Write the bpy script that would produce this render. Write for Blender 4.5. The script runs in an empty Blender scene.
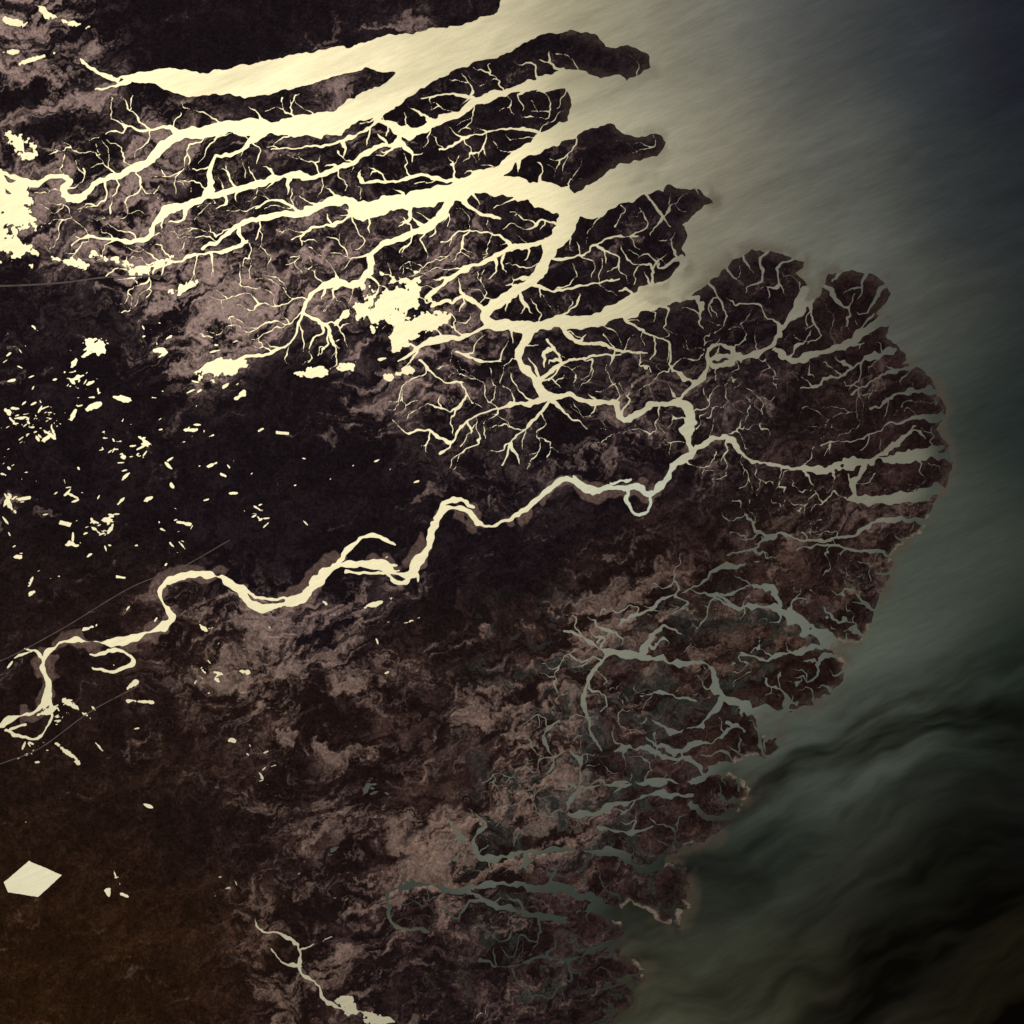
import bpy, math, random
import numpy as np
from mathutils import Vector
random.seed(7)
F=np.float32
# ------------------------------------------------------------------ noise
def lattice(seed): return np.random.RandomState(seed).rand(256,256).astype(F)
def vn(x,y,s,seed):
    L=lattice(seed); u=x/s+37.3; v=y/s+91.7
    iu=np.floor(u); iv=np.floor(v); fu=(u-iu).astype(F); fv=(v-iv).astype(F)
    fu=fu*fu*(3-2*fu); fv=fv*fv*(3-2*fv)
    a=iu.astype(np.int32)&255; b=iv.astype(np.int32)&255; a1=(a+1)&255; b1=(b+1)&255
    return (L[a,b]*(1-fu)+L[a1,b]*fu)*(1-fv)+(L[a,b1]*(1-fu)+L[a1,b1]*fu)*fv
def fbm(x,y,s,o,seed,g=.55):
    r=0;A=1;T=0
    for i in range(o):
        c,q=math.cos(.6*i),math.sin(.6*i)
        r=r+A*vn((x*c+y*q)+13.1*i,(-x*q+y*c)-7.7*i,s,seed+i)
        T+=A; A*=g; s=s/2.03
    return (r/T).astype(F)
def ss(a,b,x):
    t=np.clip((x-a)/(b-a),0,1); return t*t*(3-2*t)
def ax_fbm(x,y,s,o,seed,g=.6):          # no octave rotation: keeps stretched streaks parallel
    r=0;A=1;T=0
    for i in range(o):
        r=r+A*vn(x+13.1*i,y-7.7*i,s,seed+i); T+=A; A*=g; s=s/2.03
    return (r/T).astype(F)
# ------------------------------------------------------------------ map grid (1 map unit = 100 m, 10 map units = 1 scene unit)
def axis(step):
    core=np.arange(-30,1054+step,step)
    out=[];d=step;v=core[-1]
    while v<4500: d=min(d*1.25,200); v+=d; out.append(v)
    out2=[];d=step;v=core[0]
    while v>-3500: d=min(d*1.25,200); v-=d; out2.append(v)
    return np.array(out2[::-1]+list(core)+out,dtype=F)
ax=axis(0.72); N=len(ax)
X,Y=np.meshgrid(ax,ax)
se=1+.6*ss(560,700,X)*ss(280,400,Y)
WX=X+(fbm(X,Y,26,3,11)-.5)*10*se+(fbm(X,Y,7,2,17)-.5)*4.0*se
WY=Y+(fbm(X,Y,26,3,31)-.5)*10*se+(fbm(X,Y,7,2,37)-.5)*4.0*se
wnoise=(fbm(X,Y,13,2,57)-.5)
def P(s): 
    out=[]
    for t in s.split():
        out.append([float(q) for q in t.split(',')])
    return out
def chan(s,dflt=6,k_=1.0):
    p=P(s); w=[q[2] if len(q)>2 else None for q in p]
    if w[0] is None: w[0]=dflt
    if w[-1] is None: w[-1]=next(q for q in w[::-1] if q is not None)
    k=[i for i,q in enumerate(w) if q is not None]
    w=np.interp(range(len(w)),k,[w[i] for i in k])*k_
    xy=np.array([[q[0],q[1]] for q in p])
    return smooth(np.column_stack([xy,w]))
def smooth(a,st=4.0):
    if len(a)<3: return a
    e=np.vstack([2*a[0]-a[1],a,2*a[-1]-a[-2]]); out=[]
    for i in range(1,len(e)-2):
        p0,p1,p2,p3=e[i-1],e[i],e[i+1],e[i+2]
        n=max(1,int(np.hypot(*(p2-p1)[:2])/st))
        for j in range(n):
            t=j/n
            q=.5*((2*p1)+(-p0+p2)*t+(2*p0-5*p1+4*p2-p3)*t*t+(-p0+3*p1-3*p2+p3)*t**3)
            q[2]=p1[2]*(1-t)+p2[2]*t; out.append(q)
    out.append(a[-1]); return np.array(out)
R=22.
def segdist(D,a,b,w0,w1,R=R,rough=0.):
    m=R+10+max(w0,w1)/2
    i0,i1=np.searchsorted(ax,[min(a[0],b[0])-m,max(a[0],b[0])+m])
    j0,j1=np.searchsorted(ax,[min(a[1],b[1])-m,max(a[1],b[1])+m])
    if i1<=i0 or j1<=j0: return
    x=WX[j0:j1,i0:i1]; y=WY[j0:j1,i0:i1]
    dx,dy=b[0]-a[0],b[1]-a[1]; L=dx*dx+dy*dy+1e-9
    t=np.clip(((x-a[0])*dx+(y-a[1])*dy)/L,0,1)
    d=np.sqrt((x-a[0]-t*dx)**2+(y-a[1]-t*dy)**2)-(w0+(w1-w0)*t)*.5*(1+rough*wnoise[j0:j1,i0:i1])
    v=D[j0:j1,i0:i1]; np.minimum(v,d,out=v)
def carve(D,c,R=R,rough=1.1):
    for i in range(len(c)-1): segdist(D,c[i],c[i+1],c[i][2],c[i+1][2],R,rough)
def inside(poly):
    I=np.zeros(X.shape,bool); n=len(poly)
    for i in range(n):
        (x0,y0),(x1,y1)=poly[i],poly[(i+1)%n]
        if y0==y1: continue
        j0,j1=np.searchsorted(ax,[min(y0,y1)-15,max(y0,y1)+15])
        x=WX[j0:j1];y=WY[j0:j1]
        c=((y0>y)!=(y1>y))&(x<(x1-x0)*(y-y0)/(y1-y0)+x0)
        I[j0:j1]^=c
    return I
def sdpoly(poly,R):
    D=np.full(X.shape,R,F); n=len(poly)
    for i in range(n): segdist(D,poly[i],poly[(i+1)%n],0,0,R)
    return np.where(inside(poly),D,-D)
COAST=[tuple(q[:2]) for q in P("""-5000,-5000 620,-5000 560,-300 515,-60 503,-10 498,8 487,20 465,24 440,29 440,58 500,55 540,37 572,30 598,34 606,46 630,45 650,56 652,68
640,77 615,81 598,76 572,73 545,80 538,92 562,90 569,100 566,116 571,127 560,138 596,122 612,121 625,135 655,134 664,143 658,155
638,160 620,167 592,183 575,196 590,208 608,198 630,187 652,181 680,188 702,192 712,203 694,214 680,226 688,238 682,252 684,270 660,285
640,290 630,305 680,303 700,292 718,276 733,258 755,251 785,256 806,262 798,274 812,288 808,302 822,296 830,276 850,270 878,279 888,295
878,310 890,318 886,335 904,350 915,368 932,385 942,402 946,420 936,432 948,445 951,462 945,482 932,500 925,520 915,535 900,547 893,562
888,582 880,602 870,622 858,640 838,640 828,650 846,662 842,682 822,698 800,708 780,718 755,722 758,728 778,737 780,746 756,756 738,764 728,775 748,790
735,812 720,830 700,846 672,854 664,866 686,868 689,890 681,925 664,927 650,912 628,902 600,912 620,918 625,940 620,960 644,960
643,985 630,1002 614,1025 590,1060 560,1140 500,1300 350,1600 100,2100 -400,3000 -900,5000 -5000,5000""")]
ESTU=[tuple(q[:2]) for q in P("""118,75 150,69 200,72 250,66 300,55 350,46 400,33 450,26 500,12 620,0 600,25 560,28 530,42 500,55 460,70 425,84 402,100 385,114 350,126 338,134
310,133 285,130 262,128 290,115 330,111 360,94 378,84 396,72 365,67 340,74 305,84 270,95 245,99 215,94 190,95 160,88 135,82""")]
river=[chan(s,6,.70) for s in ["""-60,745,8 -20,732,8 15,719,9 35,712 48,700,8 50,682 45,665 55,648,7 75,640 105,645 130,640,6 160,630,9 173,622 165,605,8 162,590 172,578 195,573 220,578 236,588 247,603 270,607,10
300,597 320,580 338,564,9 375,565 405,577,10 416,562 428,545 434,525 440,511 455,507,8 468,511 478,523 500,524,6 525,512 545,495,8 558,484 572,482 590,490,9 615,490 635,488 650,494 663,486,10 675,465 690,450 710,441,8 730,446
760,462,8 790,470,7 830,468,8 870,461,9 910,454,13 945,456,20 990,452,26"""]]
ox=[chan(s) for s in ["338,564,4 352,546,5 366,537 386,541,3 396,546,2","90,656,3 110,652 128,655,4 131,664 112,672,3 92,669,2","5,730,3 22,740 40,735 49,722 52,700,2","24,648,2 38,653,4 46,664","626,492,5 627,506 636,517,6 649,514 651,500,4",
"434,516,4 444,503,5 460,500 471,506,3","16,655,2 30,652","385,572,4 398,585 406,580","240,588,3 262,598 290,600","10,732,3 25,727","345,572,3 372,574 398,570","575,478,3 583,485","610,486,3 630,480"]]
tidal=[chan(s,6,.86) for s in [
"690,450,9 685,436 690,420,9 681,408 660,408,7 640,413 626,420,6 614,405 590,398,6 565,395 545,396,10 538,382,9 524,368,9 521,350 530,335,11 541,322,8 560,320",
"660,408,4 682,398 700,380,5 706,366 722,358 748,358 770,348,5 780,338 788,320,7 800,308 815,290,16",
"706,352,4 716,347 731,352,5 729,364 712,369 705,360 706,352","775,350,6 792,358 820,352,7 850,340,8 885,318,14",
"720,160,50 690,166,44 664,174,34 630,188,28 600,201,26 575,208,30 550,197,26 515,188,24 480,182,26 455,192,20 420,200,18 385,206,22 360,208,22 345,199,14 320,206,10 290,215,8 262,218,7 238,226,7 222,238,5 205,250,3",
"575,208,28 567,228,20 550,243,15 545,265,11 530,284,10 505,299,11 486,311,12 496,323,12 530,328,13 560,319,13 590,322,15 620,312,20 650,298,22 680,280,28 705,255,34",
"550,245,9 515,249,8 480,262,6 445,283,5 425,300,6","680,95,70 640,105,50 610,112,36 575,127,24 545,141,18 515,155,14 498,170,18 480,182,20",
"620,85,18 570,78,12 520,90,9 482,98,9 455,115,9 425,128,10 402,130,12 380,122,5","480,182,8 450,180,5 420,176,4 390,182,3 360,180,2",
"402,130,5 398,145 372,150,5 345,163 320,174,6 272,180 235,188,7 205,196,10 190,204,9 165,210,9 152,222,9 147,238,8 120,243,4 95,238,3 70,242,2",
"338,128,10 310,128 262,128,18 225,131,16 190,135,14 168,143,11 150,158,8 125,172,6 100,182,6 84,198,7 68,200,9 62,191,8 69,181 52,177,6 38,186,6 22,180 5,176,6 -40,178,5",
"262,130,8 240,152,5 215,158,4 210,172,7 214,182,8 203,196,8","180,135,7 165,126,5 140,128,3 112,120,1.5","455,193,10 440,218,8 410,232,7 382,245,5 370,255,6 372,270,6 352,284,6 328,284,6 308,296,5 302,318,4 294,340,3 262,355,3 225,362,5",
"545,397,6 520,405,3.5 490,410,3 462,428,2.5 440,452,1.5","548,400,4 530,420,3 512,440 500,465,1.5","548,400,4 566,412,2 585,428,1.2","562,322,5 574,340 610,345,3 645,358,2","538,384,5 556,366,3.5 580,356,2.5 620,352,2",
"492,322,6 470,332,4 440,338,6 415,348,5 400,360,3","486,311,8 470,298,4 455,300,2.5 430,308,4","460,190,6 470,210,4 500,220,3","515,249,4 500,235,2.5 470,230,2 440,240,2","530,284,4 555,290,3 590,285,2 620,280,1.5",
"550,260,4 580,255,2.5 610,240,2 640,238,1.5","620,312,5 640,330,3 665,345,2.5 672,370,2 690,392,2.5","120,78,5 100,72,3 80,60,2","130,80,4 110,86,2 95,88,1.5","385,110,6 370,128,4 340,140,3 310,145,2 270,150,1.5",
"300,212,4 280,200,3 255,208,2","238,226,5 245,240,5 225,250,3 190,258,2 160,262,2","360,208,6 340,222,3 310,228,2.5 290,240,1.5","480,98,4 450,92,3 420,100,2","545,141,5 530,128,3 500,130,2 470,140,2 440,150,1.5",
"650,178,6 640,190,3 655,205,3 670,225,2","850,340,4 862,325,2.5 876,310,2","870,461,7 900,440,5 915,430,3","950,420,8 900,422,3 860,440,2 820,445,1.5",
"895,350,7 862,360,3 835,380,2.5 800,390,1.5","945,393,9 900,398,3 870,410,2","920,362,8 880,375,2.5 850,395,2","935,488,14 900,496,9 862,500,9 851,492,7 858,478,6 866,465,5","925,518,9 880,520,5 850,532,4 815,541,4 780,535,3 750,548,2.5 725,560,2",
"900,560,7 860,552,3 830,545,3 800,550,2","548,340,3 560,360 550,380,2","455,350,3 480,360,2 505,362,1.5","420,360,2.5 440,380,2 470,385,1.2"]]
south=[chan(s,6,.8) for s in [
"880,655,26 850,650,20 818,634,13 792,618,10 772,604,5 740,610,4 712,600,3 690,590,2","810,735,44 780,722,24 745,712,14 722,694,8 716,676,7 700,664,7 672,660,6 640,655,6 610,650,7 590,640,4 565,632,3","722,700,7 706,718,5 680,728,4 655,722,3 640,712,2",
"765,775,34 735,768,14 708,775,7 690,762,5 665,752,5 640,748,4 612,752,4","708,775,6 685,785,5 650,782,6 615,786,4 580,790,3 560,785,2","745,735,8 730,728,7 715,738,4 690,742,3","640,800,4 612,806,6 590,815,5 570,812,6 575,790,3 580,765,5 570,750,2",
"735,850,34 705,852,18 675,862,13 645,866,9 615,855,7 590,848,6 560,850,6 525,852,5 495,857,7 478,855,7 476,838,6 488,828,6 478,812,3","658,955,30 645,930,22 630,912,16 600,905,14 565,893,10 530,887,8 490,884,6 455,893,7 420,885,8 395,888,9 388,905,7 395,925,5 430,930,4",
"600,905,10 570,915,9 530,915,7 490,905,6 470,895,5","655,960,20 630,945,8 600,950,4 570,960,3 540,955,3 510,965,4 480,960,3","820,650,6 800,655,4 778,650,4 760,655,3 740,650,2","780,600,7 766,590,5 742,588,4 720,600,3",
"690,590,3 665,598,4 650,612,3 620,622,3 600,640,3","755,560,2 735,565,3 712,575,3 690,590,2","640,655,4 650,640,4 670,632,3 690,640,2","610,650,4 596,670,3 585,700,4 592,730,3 600,752,3",
"700,742,4 680,750,5 655,742,4 640,735,3","690,800,4 665,795,5 640,800,4 620,815,3","655,828,4 630,835,5 600,828,4","560,720,3 545,735,4 552,760,3 540,780,2","450,820,2 462,840,4 455,862,3","690,700,3 665,690,4 640,695,2","735,812,12 710,815,5 690,805,3","650,990,16 620,985,5 590,992,3"]]
wild=[chan(s) for s in ["250,915,1 262,932,2 285,938,2 298,952,2.5 300,975,2.5 318,985,1.6 326,1000,2 350,1010,4 395,1022,4","298,952,1.6 315,945,1.6 330,940,1.2","270,950,1 285,962,2 300,968","-60,715,2 -10,690,1.5"]]
D=np.full(X.shape,R,F)
coast=sdpoly(COAST,60.)
est=sdpoly(ESTU,25.)
D=np.minimum(D,coast); D=np.minimum(D,-est)
seaD=D.copy()
RV=np.full(X.shape,60,F)
for c in river: carve(RV,c,30); carve(D,c,22,2.2)
for c in ox+tidal: carve(D,c)
for c in wild: carve(D,c,22,3.4)
for c in south: carve(D,c,22,3)
def samp(A,x,y):
    i=np.clip(np.searchsorted(ax,x),0,N-1); j=np.clip(np.searchsorted(ax,y),0,N-1); return A[j,i]
# ------------------------------------------------------------------ dendritic creeks grown from the channels
occ=np.zeros((1100,1100),bool)
sub=D[np.searchsorted(ax,np.clip(np.arange(1100),0,1050))][:,np.searchsorted(ax,np.clip(np.arange(1100),0,1050))]
occ|=sub<1.5
def inpoly(p,x,y):
    r=False
    for i in range(len(p)):
        (x0,y0),(x1,y1)=p[i],p[i-1]
        if (y0>y)!=(y1>y) and x<(x1-x0)*(y-y0)/(y1-y0)+x0: r=not r
    return r
T1=[(90,90),(240,60),(500,30),(670,40),(730,190),(910,270),(970,460),(900,560),(800,500),(690,480),(640,430),(590,455),(500,478),(430,465),(370,390),(240,345),(110,310),(50,280),(30,180)]
T2=[(720,500),(960,470),(890,640),(860,700),(800,740),(770,780),(710,900),(660,1023),(400,1023),(380,880),(470,800),(540,700),(540,620),(640,600)]
def zone(x,y): return 3<x<1020 and 3<y<1040 and (inpoly(T1,x,y) or inpoly(T2,x,y))
def mark(pts,r=3):
    for x,y in pts:
        x=int(x);y=int(y)
        if 4<x<1090 and 4<y<1090: occ[y-r:y+r+1,x-r:x+r+1]=True
creeks=[]
def grow(x,y,h,w,L,depth,sin):
    pts=[(x,y)]; n=int(L/3); h0=h; ph=random.random()*6; k=random.uniform(.3,.6)
    for i in range(n):
        h=h0+sin*1.4*math.sin(ph+i*k)+random.gauss(0,.22); h0+=random.gauss(0,.08)
        dd=(math.pi-h0+math.pi)%(2*math.pi)-math.pi
        h0+=.035*dd
        nx,ny=x+3*math.cos(h),y+3*math.sin(h)
        lx,ly=int(nx+4.5*math.cos(h)),int(ny+4.5*math.sin(h))
        if not(0<lx<1090 and 0<ly<1090): break
        if i>2 and (occ[ly,lx] or occ[int(ny),int(nx)]): break
        if not zone(nx,ny): break
        x,y=nx,ny; pts.append((x,y))
    if len(pts)<5: return
    m=len(pts); ws=w*(1-np.linspace(0,1,m))**.8+.5
    creeks.append(np.array([[p[0],p[1],q] for p,q in zip(pts,ws)]))
    mark(pts[1:],2)
    if depth>0:
        side=random.choice([-1,1])
        i=random.randint(3,5)
        while i<m-1:
            hh=math.atan2(pts[i][1]-pts[i-1][1],pts[i][0]-pts[i-1][0])+side*random.uniform(.55,1.0)
            queue.append((pts[i][0],pts[i][1],hh,max(.3,(ws[i]-.5)*.62),L*random.uniform(.35,.6),depth-1,sin)); side*=-1
            i+=random.randint(2,5)
queue=[]
for c in tidal+south+river:
    acc=0;nxt=random.uniform(5,12)
    for i in range(1,len(c)):
        acc+=np.hypot(*(c[i]-c[i-1])[:2])
        if acc>nxt:
            acc=0;nxt=random.uniform(9,26)
            x,y,w=c[i]
            if not zone(x,y): continue
            t=math.atan2(c[i][1]-c[i-1][1],c[i][0]-c[i-1][0])
            southz=inpoly(T2,x,y)
            for s in (-1,1):
                if random.random()<(.7 if not southz else .45):
                    h=t+s*random.uniform(.7,1.4); r=w/2
                    queue.append((x+r*math.cos(t+s*1.57),y+r*math.sin(t+s*1.57),h,random.choice([.6,.9,1.4,2.8]) if x<600 or southz else random.choice([.4,.6,.9,1.9]),random.choice([25,40,70,110]),2,random.uniform(.25,.5) if not southz else random.uniform(.5,.9)))
for i in range(len(COAST)-1):
    (x0,y0),(x1,y1)=COAST[i],COAST[i+1]
    if 0<x0<1000 and 250<y0<1010:
        L=math.hypot(x1-x0,y1-y0); nx,ny=-(y1-y0)/L,(x1-x0)/L
        queue.append(((x0+x1)/2,(y0+y1)/2,math.atan2(ny,nx),3.0,60,2,.5))
random.shuffle(queue)
while queue:
    g=queue.pop(0); grow(*g)
    if len(creeks)>4000: break
for c in creeks: carve(D,smooth(c,2.5),6,1.4)
print("creeks",len(creeks))
# ------------------------------------------------------------------ flooded flats and ponds
edge=(fbm(X,Y,14,4,77,.7)-.5)
def blob(cx,cy,rx,ry,ang=0,rough=1.0):
    m=max(rx,ry)*1.8+6
    i0,i1=np.searchsorted(ax,[cx-m,cx+m]); j0,j1=np.searchsorted(ax,[cy-m,cy+m])
    x=X[j0:j1,i0:i1]-cx;y=Y[j0:j1,i0:i1]-cy; c,s=math.cos(ang),math.sin(ang)
    u=(x*c+y*s)/rx; v=(-x*s+y*c)/ry
    d=(np.sqrt(u*u+v*v)-1+edge[j0:j1,i0:i1]*2.6*rough)*min(rx,ry)
    q=D[j0:j1,i0:i1]; np.minimum(q,d,out=q)
PD=D.copy()
for b in [(12,215,20,32,.2,1.2),(15,246,22,10,.3,1.6),(18,145,14,7,.4,1.8),(-20,190,30,18,0,1),(390,303,25,20,-.2,1.3),(425,325,28,8,-.4,1.5),(398,338,9,14,0,1.4),(404,372,14,3.5,-.3,1.6),(228,367,18,6,-.3,1.6),(320,371,26,3.5,-.15,1.8),
          (150,267,14,3,-.4,2),(95,346,7,6,.3,2.2),(86,354,6,2,-.5,1.8),(160,350,5,2,0,1.6),(352,1010,26,6,.5,1.7),(12,22,14,2.0,.2,2.4),(50,14,9,2.0,.5,2.4),(70,22,9,2.4,.2,2.2),(8,52,14,2.,0,2.4),(30,60,14,1.6,-.3,2.4),(375,604,15,1.8,-.3,1.3),(75,546,6,2.5,0,1.8),(136,545,4,2.5,0,1.6),(232,740,3.5,2,0,1.4),(103,256,14,3.5,.3,2),(185,287,16,2.5,-.4,2.2),(70,262,15,3.5,.2,2),(340,320,9,2.5,-.8,1.8)]:
    blob(*b)
rr=random.Random(3)
cl=[(abs(rr.gauss(0,120)),rr.gauss(450,75)) for _ in range(26)]+[(rr.uniform(0,380),rr.gauss(720,90)) for _ in range(9)]
for i in range(520):
    if rr.random()<.66:
        c=rr.choice(cl); x=rr.gauss(c[0],12); y=rr.gauss(c[1],8)
    elif rr.random()<.6: x=abs(rr.gauss(0,150)); y=rr.gauss(450,90)
    else: x=rr.uniform(10,440); y=rr.gauss(620,160)
    if y<322 or y>900 or x<0 or x>480: continue
    s=rr.choice([.5,.6,.6,.7,.8,.9,1.0,1.3,2.2]) ; a=rr.choice([-.35,-.3,-.5,.9])+rr.gauss(0,.35)
    blob(x,y,s*rr.uniform(1.3,4.2),s*.72,a,2.0)
def quad(pts):
    global D
    n=len(pts); cx=sum(p[0] for p in pts)/n; cy=sum(p[1] for p in pts)/n
    i0,i1=np.searchsorted(ax,[cx-60,cx+60]); j0,j1=np.searchsorted(ax,[cy-60,cy+60])
    x=X[j0:j1,i0:i1]; y=Y[j0:j1,i0:i1]; d=np.full(x.shape,-1e3,F)
    for k in range(n):
        a=pts[k];b=pts[(k+1)%n];L=math.hypot(b[0]-a[0],b[1]-a[1])
        d=np.maximum(d,((x-a[0])*(b[1]-a[1])-(y-a[1])*(b[0]-a[0]))/L)
    q=D[j0:j1,i0:i1]; np.minimum(q,d+edge[j0:j1,i0:i1]*1.2,out=q)
def ori(p): 
    A=sum(p[i][0]*p[(i+1)%len(p)][1]-p[(i+1)%len(p)][0]*p[i][1] for i in range(len(p)))
    return p if A>0 else p[::-1]
for q in [[(4,882),(29,861),(62,875),(38,897),(8,892)],[(276,431),(289,432),(289,435),(276,434)],[(18,498),(30,496),(31,499),(18,501)],[(60,520),(72,523),(70,527),(59,524)],[(116,575),(126,577),(125,579),(116,578)]]: quad(ori(q))
pond=D<PD-1e-3
# ------------------------------------------------------------------ smooth control fields (land cover, painted glint and sediment)
cg=np.arange(-300,1340,12.); CX,CY=np.meshgrid(cg,cg)
def field(pts,sig):
    pts=np.array(pts,float); W=0;V=0
    for p in pts:
        w=np.exp(-((CX-p[0])**2+(CY-p[1])**2)/(2*sig*sig))+1e-6/(1+((CX-p[0])**2+(CY-p[1])**2)*1e-4)**2
        W=W+w; V=V+w[...,None]*p[2:]
    return V/W[...,None]
def up(Fd,x,y):
    u=np.clip((x-cg[0])/12.,0,len(cg)-1.001); v=np.clip((y-cg[0])/12.,0,len(cg)-1.001)
    i=u.astype(int);j=v.astype(int);fu=(u-i)[...,None];fv=(v-j)[...,None]
    return ((Fd[j,i]*(1-fu)+Fd[j,i+1]*fu)*(1-fv)+(Fd[j+1,i]*(1-fu)+Fd[j+1,i+1]*fu)*fv).astype(F)
mud=field([(15,10,1.),(60,30,.9),(20,60,.8),(110,15,.15),(250,30,.05),(150,20,.05),(60,110,.6),(100,230,.8),(60,330,.2),(200,310,.85),(300,150,.5),(200,160,.55),(300,260,.85),(420,380,.7),(420,150,.3),(420,260,.5),(560,50,.15),(560,150,.12),(640,220,.12),(560,290,.25),(700,320,.2),(850,300,.1),(760,410,.55),(900,400,.2),(820,380,.15),(600,400,.35),(600,450,.65),(520,460,.5),(450,440,.5),(300,420,.08),(100,400,.06),(100,600,.10),(30,700,.15),(400,480,.0),(600,540,.0),(350,520,.0),(480,600,.05),(700,540,.03),(500,560,.0),(300,480,.03),(150,500,.08),(870,560,.45),(780,600,.45),(680,600,.85),(740,570,.6),(600,620,.7),(500,640,.35),(430,620,.3),(350,640,.6),(270,700,.8),(200,640,.5),(220,760,.2),(400,740,.4),(460,700,.4),(520,740,.7),(450,800,.95),(400,860,.95),(330,820,.4),(350,900,.65),(150,820,.15),(100,930,.08),(200,930,.1),(280,940,.65),(560,800,.8),(500,760,.8),(650,820,.35),(650,700,.4),(780,680,.1),(820,600,.25),(640,900,.2),(500,950,.35),(400,960,.4),(560,990,.3),(330,760,.3)],40)
rust=field([(100,950,1),(200,960,.9),(60,830,.7),(130,720,.5),(80,640,.3),(0,1000,1),(300,1000,.4),(300,850,.3),(200,820,.5),(400,980,.2),(500,700,.35),(780,690,.6),(650,650,.45),(300,300,0),(100,300,0),(600,300,0),(300,500,0),(500,500,0),(100,450,.05),(700,400,.1),(850,560,.4),(600,900,.3),(660,800,.35),(900,420,.3),(450,820,.45),(750,800,.5)],60)
mu=up(mud,X,Y)[...,0]; ru=up(rust,X,Y)[...,0]
q1=fbm(X,Y,70,5,201); q2=fbm(X,Y,48,6,301,.62)
a=-.38; ca,sa=math.cos(a),math.sin(a)
U=(X*ca+Y*sa)+(q1-.5)*110; V=(-X*sa+Y*ca)+(q2-.5)*72
st=ax_fbm(U/3.2,V,17,6,401,.70)
st2=ax_fbm(U/2.6,V,6,4,501,.8)
rid=1-np.abs(2*ax_fbm(U/2,V,13,4,551,.6)-1)*2.2         # thin sinuous strand lines
nn=st*.50+st2*.30+fbm(X,Y,60,3,571)*.20
thr=.672-.235*mu
pk=ss(thr-.035,thr+.085,nn+ (rid-.6)*.05)
fine=fbm(X,Y,5,3,601,.8)
dark=np.array([.0068,.0043,.0062]); mid=np.array([.033,.0205,.0245]); pink=np.array([.142,.092,.080]); rst=np.array([.038,.0165,.0055])
f1=ss(.42,.68,st2*.45+st*.25+fbm(X,Y,30,4,640)*.3)*(.22+.78*ss(.0,.5,mu))
col=dark+(mid-dark)*f1[...,None]
col=col+(rst*(.42+1.3*f1[...,None])-col)*(ru*.85)[...,None]
pc=pink*(1-.25*ru[...,None])*(.2+1.3*st2[...,None])*(.8+.5*np.clip(rid,0,1))[...,None]
pc[...,2]*=(1-.35*ru)
light_falloff=1-.42*ss(520,720,X)  # light falloff away from the glint, painted into the mud colour
pc=pc*light_falloff[...,None]
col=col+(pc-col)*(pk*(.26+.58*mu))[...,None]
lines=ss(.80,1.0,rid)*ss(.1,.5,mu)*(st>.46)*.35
col=col+(pink*.8*light_falloff[...,None]-col)*lines[...,None]
silt=ss(.52,.64,ax_fbm(U/2,V,20,5,701,.65))*ss(420,520,X)*ss(560,640,Y)*(coast>4)*(1-ru*.3)
col=col+(np.array([.028,.034,.030])-col)*(silt*.55)[...,None]
rim=ss(3.4,.6,np.abs(coast-1.6))*ss(420,520,Y)*ss(.44,.54,fbm(X,Y,30,2,655))
col=col+(np.array([.16,.13,.10])-col)*np.clip(rim*.65,0,1)[...,None]
rim2=ss(11,2,coast)*(1-rim)*.4*(X>560); col=col+(np.array([.048,.034,.028])-col)*rim2[...,None]
bn=fbm(X,Y,26,3,671)
bar=ss(2.2,0,RV-7.5*ss(.50,.64,bn))*ss(.48,.56,bn)*ss(720,690,X)*(X>20); col=col+(np.array([.12,.075,.062])-col)*(bar*.6)[...,None]
col*=(.5+1.0*fine)[...,None]
wet=np.clip(pk*(.4+.6*mu)*.8+bar*.1+lines*.4+.14*f1*ss(.1,.5,mu)+.01,0,1)
col4=np.concatenate([np.clip(col,0,1),wet[...,None]],-1).astype(F)
# ------------------------------------------------------------------ terrain mesh
DD=D+(fine-.5)*.5
Z=.014*np.tanh(DD/2.2)+np.where(DD>0,1,0)*np.tanh(np.maximum(DD,0)/9)*(.05*(st-.3)+.02*st2+.015)
Z=np.where(DD<-1,np.maximum(Z,-.03)-.004*np.minimum(-DD,20),Z)
def gridmesh(name,xs,ys,Z,col,cname,mat,mask=None):
    ny,nx=Z.shape; me=bpy.data.meshes.new(name)
    xx,yy=np.meshgrid(xs,ys)
    co=np.stack([(xx-512)/10,(512-yy)/10,Z],-1).reshape(-1,3).astype(F)
    idx=np.arange(nx*ny,dtype=np.int32).reshape(ny,nx)
    q=np.stack([idx[1:,:-1],idx[1:,1:],idx[:-1,1:],idx[:-1,:-1]],-1)
    q=q[mask] if mask is not None else q.reshape(-1,4)
    c=col.reshape(-1,4)
    if mask is not None:
        used,inv=np.unique(q,return_inverse=True); co=co[used]; c=c[used]; q=inv.reshape(-1,4).astype(np.int32)
    me.vertices.add(len(co)); me.vertices.foreach_set('co',co.ravel())
    me.loops.add(q.size); me.loops.foreach_set('vertex_index',q.astype(np.int32).ravel())
    me.polygons.add(len(q)); me.polygons.foreach_set('loop_start',np.arange(0,q.size,4,dtype=np.int32))
    me.update(calc_edges=True); me.shade_smooth()
    at=me.color_attributes.new(cname,'FLOAT_COLOR','POINT'); at.data.foreach_set('color',np.ascontiguousarray(c,dtype=F).ravel())
    ob=bpy.data.objects.new(name,me); bpy.context.scene.collection.objects.link(ob); me.materials.append(mat); return ob
def newmat(n):
    m=bpy.data.materials.new(n); m.use_nodes=True; m.node_tree.nodes.clear(); return m,m.node_tree.nodes,m.node_tree.links
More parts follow.
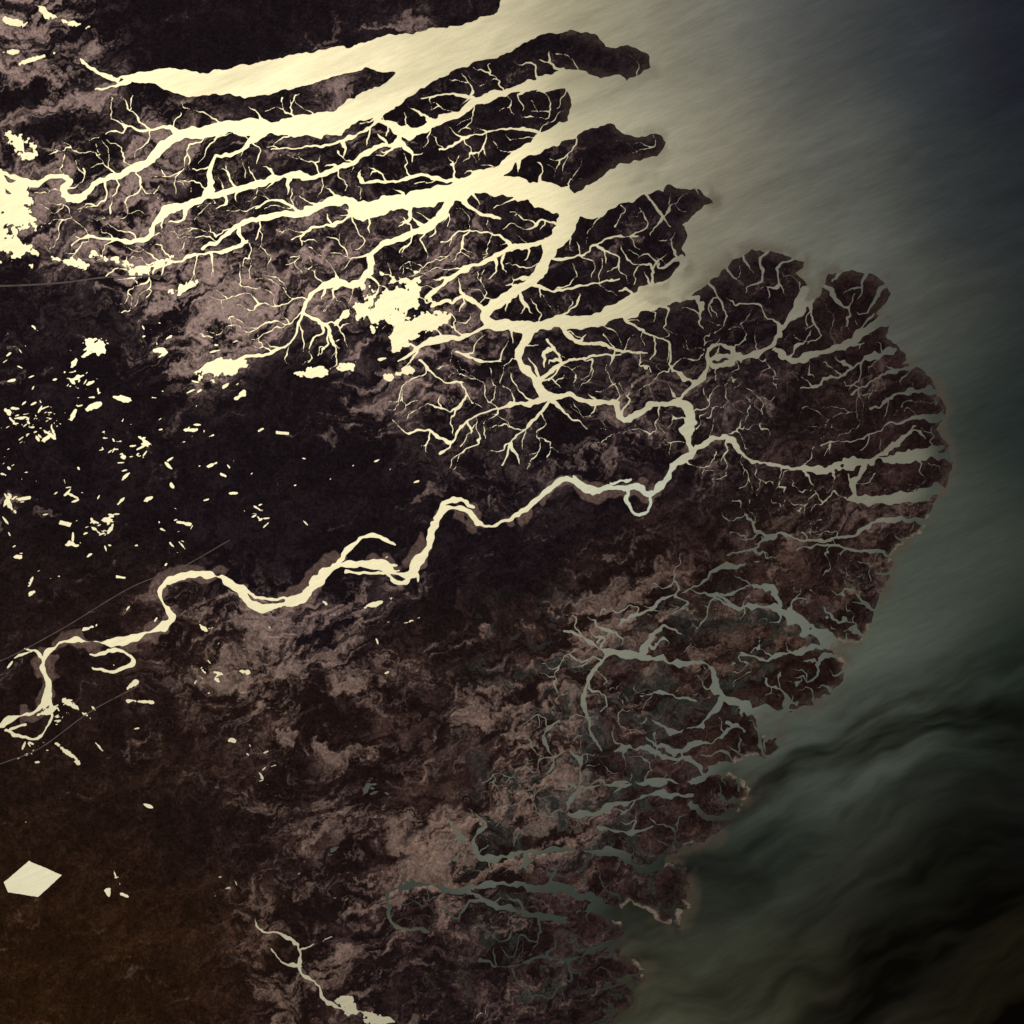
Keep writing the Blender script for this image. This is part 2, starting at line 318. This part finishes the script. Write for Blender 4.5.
def mathn(nt,op,a,b):
    n=nt.nodes.new('ShaderNodeMath'); n.operation=op
    for k,v in enumerate((a,b)):
        if isinstance(v,(int,float)): n.inputs[k].default_value=v
        else: nt.links.new(v,n.inputs[k])
    return n.outputs[0]
lm,nd,lk=newmat('delta_mud_and_mangrove'); nt=lm.node_tree
out=nd.new('ShaderNodeOutputMaterial'); at=nd.new('ShaderNodeAttribute'); at.attribute_name='land_cover'
tc=nd.new('ShaderNodeNewGeometry')
ns=nd.new('ShaderNodeTexNoise'); ns.inputs['Scale'].default_value=3.6; ns.inputs['Detail'].default_value=6; ns.inputs['Roughness'].default_value=.8
lk.new(tc.outputs['Position'],ns.inputs['Vector'])
mr=nd.new('ShaderNodeMapRange'); mr.inputs[1].default_value=.3; mr.inputs[2].default_value=.7; mr.inputs[3].default_value=.35; mr.inputs[4].default_value=1.65; lk.new(ns.outputs['Fac'],mr.inputs[0])
vm=nd.new('ShaderNodeVectorMath'); vm.operation='SCALE'; lk.new(at.outputs['Color'],vm.inputs[0]); lk.new(mr.outputs[0],vm.inputs['Scale'])
df=nd.new('ShaderNodeBsdfDiffuse'); lk.new(vm.outputs[0],df.inputs['Color'])
gl=nd.new('ShaderNodeBsdfGlossy'); gl.inputs['Roughness'].default_value=.44; gl.inputs['Color'].default_value=(1,.76,.74,1)
bp=nd.new('ShaderNodeBump'); bp.inputs['Strength'].default_value=.25; bp.inputs['Distance'].default_value=.05; lk.new(ns.outputs['Fac'],bp.inputs['Height'])
lk.new(bp.outputs[0],df.inputs['Normal']); lk.new(bp.outputs[0],gl.inputs['Normal'])
mx=nd.new('ShaderNodeMixShader'); lk.new(mathn(nt,'MULTIPLY',mathn(nt,'MULTIPLY',at.outputs['Alpha'],mr.outputs[0]),.04),mx.inputs[0]); lk.new(df.outputs[0],mx.inputs[1]); lk.new(gl.outputs[0],mx.inputs[2]); lk.new(mx.outputs[0],out.inputs[0])
gridmesh('delta_land',ax,ax,Z,col4,'land_cover',lm)
# ------------------------------------------------------------------ water
sea=(seaD<0).astype(F)
def box(A,r):
    for axn in (0,1):
        p=np.pad(A,[(r+1,r) if k==axn else (0,0) for k in (0,1)],mode='edge'); c=np.cumsum(p,axis=axn,dtype=np.float64)
        A=((c[2*r+1:]-c[:-2*r-1]) if axn==0 else (c[:,2*r+1:]-c[:,:-2*r-1]))/(2*r+1)
    return A.astype(F)
SB=box(box(sea,42),42)
wx=axis(2.0); WXg,WYg=np.meshgrid(wx,wx)
ii=np.clip(np.searchsorted(ax,wx),0,N-1); S=np.ix_(ii,ii)
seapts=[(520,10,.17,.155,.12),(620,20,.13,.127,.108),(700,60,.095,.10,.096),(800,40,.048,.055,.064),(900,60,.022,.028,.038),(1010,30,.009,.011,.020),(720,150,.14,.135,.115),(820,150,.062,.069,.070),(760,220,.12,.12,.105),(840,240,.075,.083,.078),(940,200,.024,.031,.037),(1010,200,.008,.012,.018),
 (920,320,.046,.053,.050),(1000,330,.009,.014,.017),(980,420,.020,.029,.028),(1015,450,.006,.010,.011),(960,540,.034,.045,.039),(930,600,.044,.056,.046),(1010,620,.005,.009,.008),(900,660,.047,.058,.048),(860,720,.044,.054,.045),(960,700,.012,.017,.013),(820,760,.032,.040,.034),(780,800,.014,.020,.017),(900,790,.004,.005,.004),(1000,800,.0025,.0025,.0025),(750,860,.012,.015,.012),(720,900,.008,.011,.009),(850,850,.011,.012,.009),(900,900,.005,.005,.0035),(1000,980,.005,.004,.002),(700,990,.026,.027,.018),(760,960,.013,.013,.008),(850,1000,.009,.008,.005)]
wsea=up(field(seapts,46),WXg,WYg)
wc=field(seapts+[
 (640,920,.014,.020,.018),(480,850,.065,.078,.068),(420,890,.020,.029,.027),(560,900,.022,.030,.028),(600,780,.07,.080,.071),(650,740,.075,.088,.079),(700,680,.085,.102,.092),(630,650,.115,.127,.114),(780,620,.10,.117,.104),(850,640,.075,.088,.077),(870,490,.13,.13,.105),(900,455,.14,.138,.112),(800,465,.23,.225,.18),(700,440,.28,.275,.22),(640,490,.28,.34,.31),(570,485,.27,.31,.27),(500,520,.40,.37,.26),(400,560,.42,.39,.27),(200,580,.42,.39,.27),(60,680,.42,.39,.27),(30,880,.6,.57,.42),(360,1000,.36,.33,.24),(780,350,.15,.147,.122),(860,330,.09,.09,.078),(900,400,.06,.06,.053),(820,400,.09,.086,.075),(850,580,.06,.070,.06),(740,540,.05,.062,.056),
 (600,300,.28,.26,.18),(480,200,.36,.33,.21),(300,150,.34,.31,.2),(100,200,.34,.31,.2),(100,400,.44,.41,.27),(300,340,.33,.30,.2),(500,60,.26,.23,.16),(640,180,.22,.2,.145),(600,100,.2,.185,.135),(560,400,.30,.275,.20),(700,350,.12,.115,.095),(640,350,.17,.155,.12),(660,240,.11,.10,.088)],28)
wcol=up(wc,WXg,WYg)  # silt tones, with part of the glint brightness painted in
gf=field([(100,150,1.1),(300,120,1.05),(500,60,1.0),(480,190,1.25),(560,220,1.2),(300,300,1.1),(100,400,1.25),(400,320,1.15),(550,380,1.2),(620,300,1.0),(500,500,1.3),(300,590,1.4),(60,680,1.7),(200,750,1.5),(30,880,1.9),(360,1000,1.2),(290,960,.8),(640,170,.6),(620,90,.5),(580,20,.6),(700,40,.24),(720,150,.28),(720,250,.25),(820,150,.15),(820,50,.12),(920,50,.08),(1010,50,.04),(960,200,.08),(850,250,.18),(680,440,.85),(800,460,.55),(770,350,.42),(900,460,.25),(870,330,.2),(950,350,.12),(1010,400,.04),(960,560,.10),(640,490,1.1),(700,560,.2),(600,650,.5),(700,660,.3),(780,620,.3),(850,700,.08),(900,800,.03),(1000,700,.03),(650,760,.2),(560,800,.3),(480,850,.35),(420,900,.1),(560,900,.1),(700,900,.03),(650,1000,.08),(450,990,.2),(850,950,.02),(1000,950,.02)],42)  # glint strength painted by position, fading to the south and east
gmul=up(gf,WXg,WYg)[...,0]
sn=np.clip(SB[S]*1.6-.1,0,1)
a=-.40; ca,sa=math.cos(a),math.sin(a)
wob=(fbm(WXg,WYg,190,3,811)-.5)
sth=ss(640,770,WYg+(WXg-800)*.25)
uu=WXg*ca+WYg*sa; vv=-WXg*sa+WYg*ca+wob*(20+95*sth)
s1=ax_fbm(uu/6,vv,9,3,821,.8); s2=ax_fbm(uu/4,vv,70,4,841,.5); s3=ax_fbm(uu/4.5,vv+(fbm(WXg,WYg,50,3,861)-.5)*26,26,4,881,.55)
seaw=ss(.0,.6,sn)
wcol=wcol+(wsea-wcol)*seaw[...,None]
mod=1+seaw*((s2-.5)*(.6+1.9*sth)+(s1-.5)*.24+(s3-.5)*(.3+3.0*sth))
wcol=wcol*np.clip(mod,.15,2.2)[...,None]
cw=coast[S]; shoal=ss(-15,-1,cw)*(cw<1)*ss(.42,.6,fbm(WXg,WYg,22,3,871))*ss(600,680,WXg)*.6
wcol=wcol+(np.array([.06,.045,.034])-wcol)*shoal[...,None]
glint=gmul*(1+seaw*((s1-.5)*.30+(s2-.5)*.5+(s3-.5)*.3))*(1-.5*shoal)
wcol4=np.concatenate([np.clip(wcol,0,1),np.clip(glint,0,2)[...,None]],-1).astype(F)  # colour: silt tones; alpha: painted glint weight
wm,nd,lk=newmat('silty_water'); nt=wm.node_tree
out=nd.new('ShaderNodeOutputMaterial'); at=nd.new('ShaderNodeAttribute'); at.attribute_name='sediment_and_glint'
geo=nd.new('ShaderNodeNewGeometry'); mp=nd.new('ShaderNodeMapping'); mp.inputs['Rotation'].default_value=(0,0,-.40)
mp2=nd.new('ShaderNodeMapping'); mp2.inputs['Scale'].default_value=(.35,2.2,1)
lk.new(geo.outputs['Position'],mp.inputs[0]); lk.new(mp.outputs[0],mp2.inputs[0])
ns=nd.new('ShaderNodeTexNoise'); ns.inputs['Scale'].default_value=1.4; ns.inputs['Detail'].default_value=4; ns.inputs['Roughness'].default_value=.65; lk.new(mp2.outputs[0],ns.inputs['Vector'])
ng=nd.new('ShaderNodeTexNoise'); ng.inputs['Scale'].default_value=10; ng.inputs['Detail'].default_value=4; ng.inputs['Roughness'].default_value=.9; lk.new(geo.outputs['Position'],ng.inputs['Vector'])
mr=nd.new('ShaderNodeMapRange'); mr.inputs[1].default_value=.3; mr.inputs[2].default_value=.7; mr.inputs[3].default_value=.70; mr.inputs[4].default_value=1.30
lk.new(mathn(nt,'ADD',mathn(nt,'MULTIPLY',ns.outputs['Fac'],.3),mathn(nt,'MULTIPLY',ng.outputs['Fac'],.7)),mr.inputs[0])
vm=nd.new('ShaderNodeVectorMath'); vm.operation='SCALE'; lk.new(at.outputs['Color'],vm.inputs[0]); lk.new(mr.outputs[0],vm.inputs['Scale'])
df=nd.new('ShaderNodeBsdfDiffuse'); lk.new(vm.outputs[0],df.inputs['Color'])
gl=nd.new('ShaderNodeBsdfGlossy'); gl.inputs['Roughness'].default_value=.46; gl.inputs['Color'].default_value=(1,.925,.64,1)
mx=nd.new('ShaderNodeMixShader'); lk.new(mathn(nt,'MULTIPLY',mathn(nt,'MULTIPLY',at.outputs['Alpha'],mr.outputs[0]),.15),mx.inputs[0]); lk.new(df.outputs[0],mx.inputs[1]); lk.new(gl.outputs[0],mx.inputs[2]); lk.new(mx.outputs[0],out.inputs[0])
def fc(A): return A[S][:-1,:-1]
cd=fc(coast); ed=fc(est); rd=fc(RV); pdm=fc(box(pond.astype(F),3))>.02
xx=WXg[:-1,:-1]; yy=WYg[:-1,:-1]
lab=np.full(cd.shape,1)
lab[(xx<560)&(pdm)]=4
lab[(rd<8)&(xx<960)]=2
lab[(ed>-6)]=3
lab[(cd<0)&(ed<0)]=0
lab[(xx<80)&(yy>850)&(yy<910)&(xx>-10)]=5
need=box((D<2).astype(F),5)[S][:-1,:-1]>0
need|=(np.abs(xx-512)>560)|(np.abs(yy-512)>560)
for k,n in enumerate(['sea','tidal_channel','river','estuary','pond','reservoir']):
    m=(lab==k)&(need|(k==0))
    if m.any(): gridmesh(n,wx,wx,np.zeros(WXg.shape,F),wcol4,'sediment_and_glint',wm,m)
# ------------------------------------------------------------------ roads
rm,nd,lk=newmat('dirt_road_surface'); nt=rm.node_tree; out=nd.new('ShaderNodeOutputMaterial'); df=nd.new('ShaderNodeBsdfDiffuse'); ns=nd.new('ShaderNodeTexNoise'); ns.inputs['Scale'].default_value=1.2
cr=nd.new('ShaderNodeValToRGB'); cr.color_ramp.elements[0].color=(.03,.025,.025,1); cr.color_ramp.elements[1].color=(.13,.105,.09,1); g=nd.new('ShaderNodeNewGeometry'); lk.new(g.outputs['Position'],ns.inputs['Vector']); lk.new(ns.outputs['Fac'],cr.inputs[0]); lk.new(cr.outputs[0],df.inputs[0]); lk.new(df.outputs[0],out.inputs[0])
def road(s,w):
    c=smooth(np.array([[*q[:2],w] for q in P(s)]),3.); vs=[];fs=[]
    for i in range(len(c)):
        t=c[min(i+1,len(c)-1)]-c[max(i-1,0)]; L=math.hypot(t[0],t[1]); nx,ny=-t[1]/L*w/2,t[0]/L*w/2
        z=max(float(samp(Z,c[i][0],c[i][1])),float(samp(Z,c[i][0]+1,c[i][1]+1)),.0)+.012
        for sg in (1,-1): vs.append(((c[i][0]+sg*nx-512)/10,(512-c[i][1]-sg*ny)/10,z))
        if i: fs.append((2*i-2,2*i-1,2*i+1,2*i))
    me=bpy.data.meshes.new('dirt_road'); me.from_pydata(vs,[],fs); me.materials.append(rm); ob=bpy.data.objects.new('dirt_road',me); bpy.context.scene.collection.objects.link(ob)
road("-40,670 0,661 60,630 130,588 180,568 230,540",.9)
road("-40,780 0,764 40,748 90,712 138,686",.9)
road("-60,284 0,286 60,283 110,277 170,276",1.6)
# ------------------------------------------------------------------ light, sky, camera
FOV=math.radians(46); H=51.2/math.tan(FOV/2)
gx,gy=230,210
sd=Vector(((gx-512)/10,(512-gy)/10,H)).normalized()
sun=bpy.data.lights.new('sun','SUN'); sun.energy=3.0; sun.angle=math.radians(.5); sun.color=(1,.94,.80)
so=bpy.data.objects.new('sun',sun); so.rotation_euler=sd.to_track_quat('Z','Y').to_euler(); bpy.context.scene.collection.objects.link(so)
w=bpy.data.worlds.new('World'); bpy.context.scene.world=w; w.use_nodes=True; n=w.node_tree.nodes; bg=n['Background']
sk=n.new('ShaderNodeTexSky'); sk.sky_type='NISHITA'; sk.sun_disc=False; sk.sun_elevation=math.asin(sd.z); sk.sun_rotation=math.atan2(sd.x,sd.y)
w.node_tree.links.new(sk.outputs[0],bg.inputs[0]); bg.inputs[1].default_value=.05
cam=bpy.data.cameras.new('camera'); cam.angle=FOV; cam.clip_end=5000; cam.clip_start=1
co=bpy.data.objects.new('camera',cam); co.location=(0,0,H); bpy.context.scene.collection.objects.link(co); bpy.context.scene.camera=co
sc=bpy.context.scene; sc.view_settings.view_transform='Standard'; sc.view_settings.look='None'; sc.view_settings.exposure=0
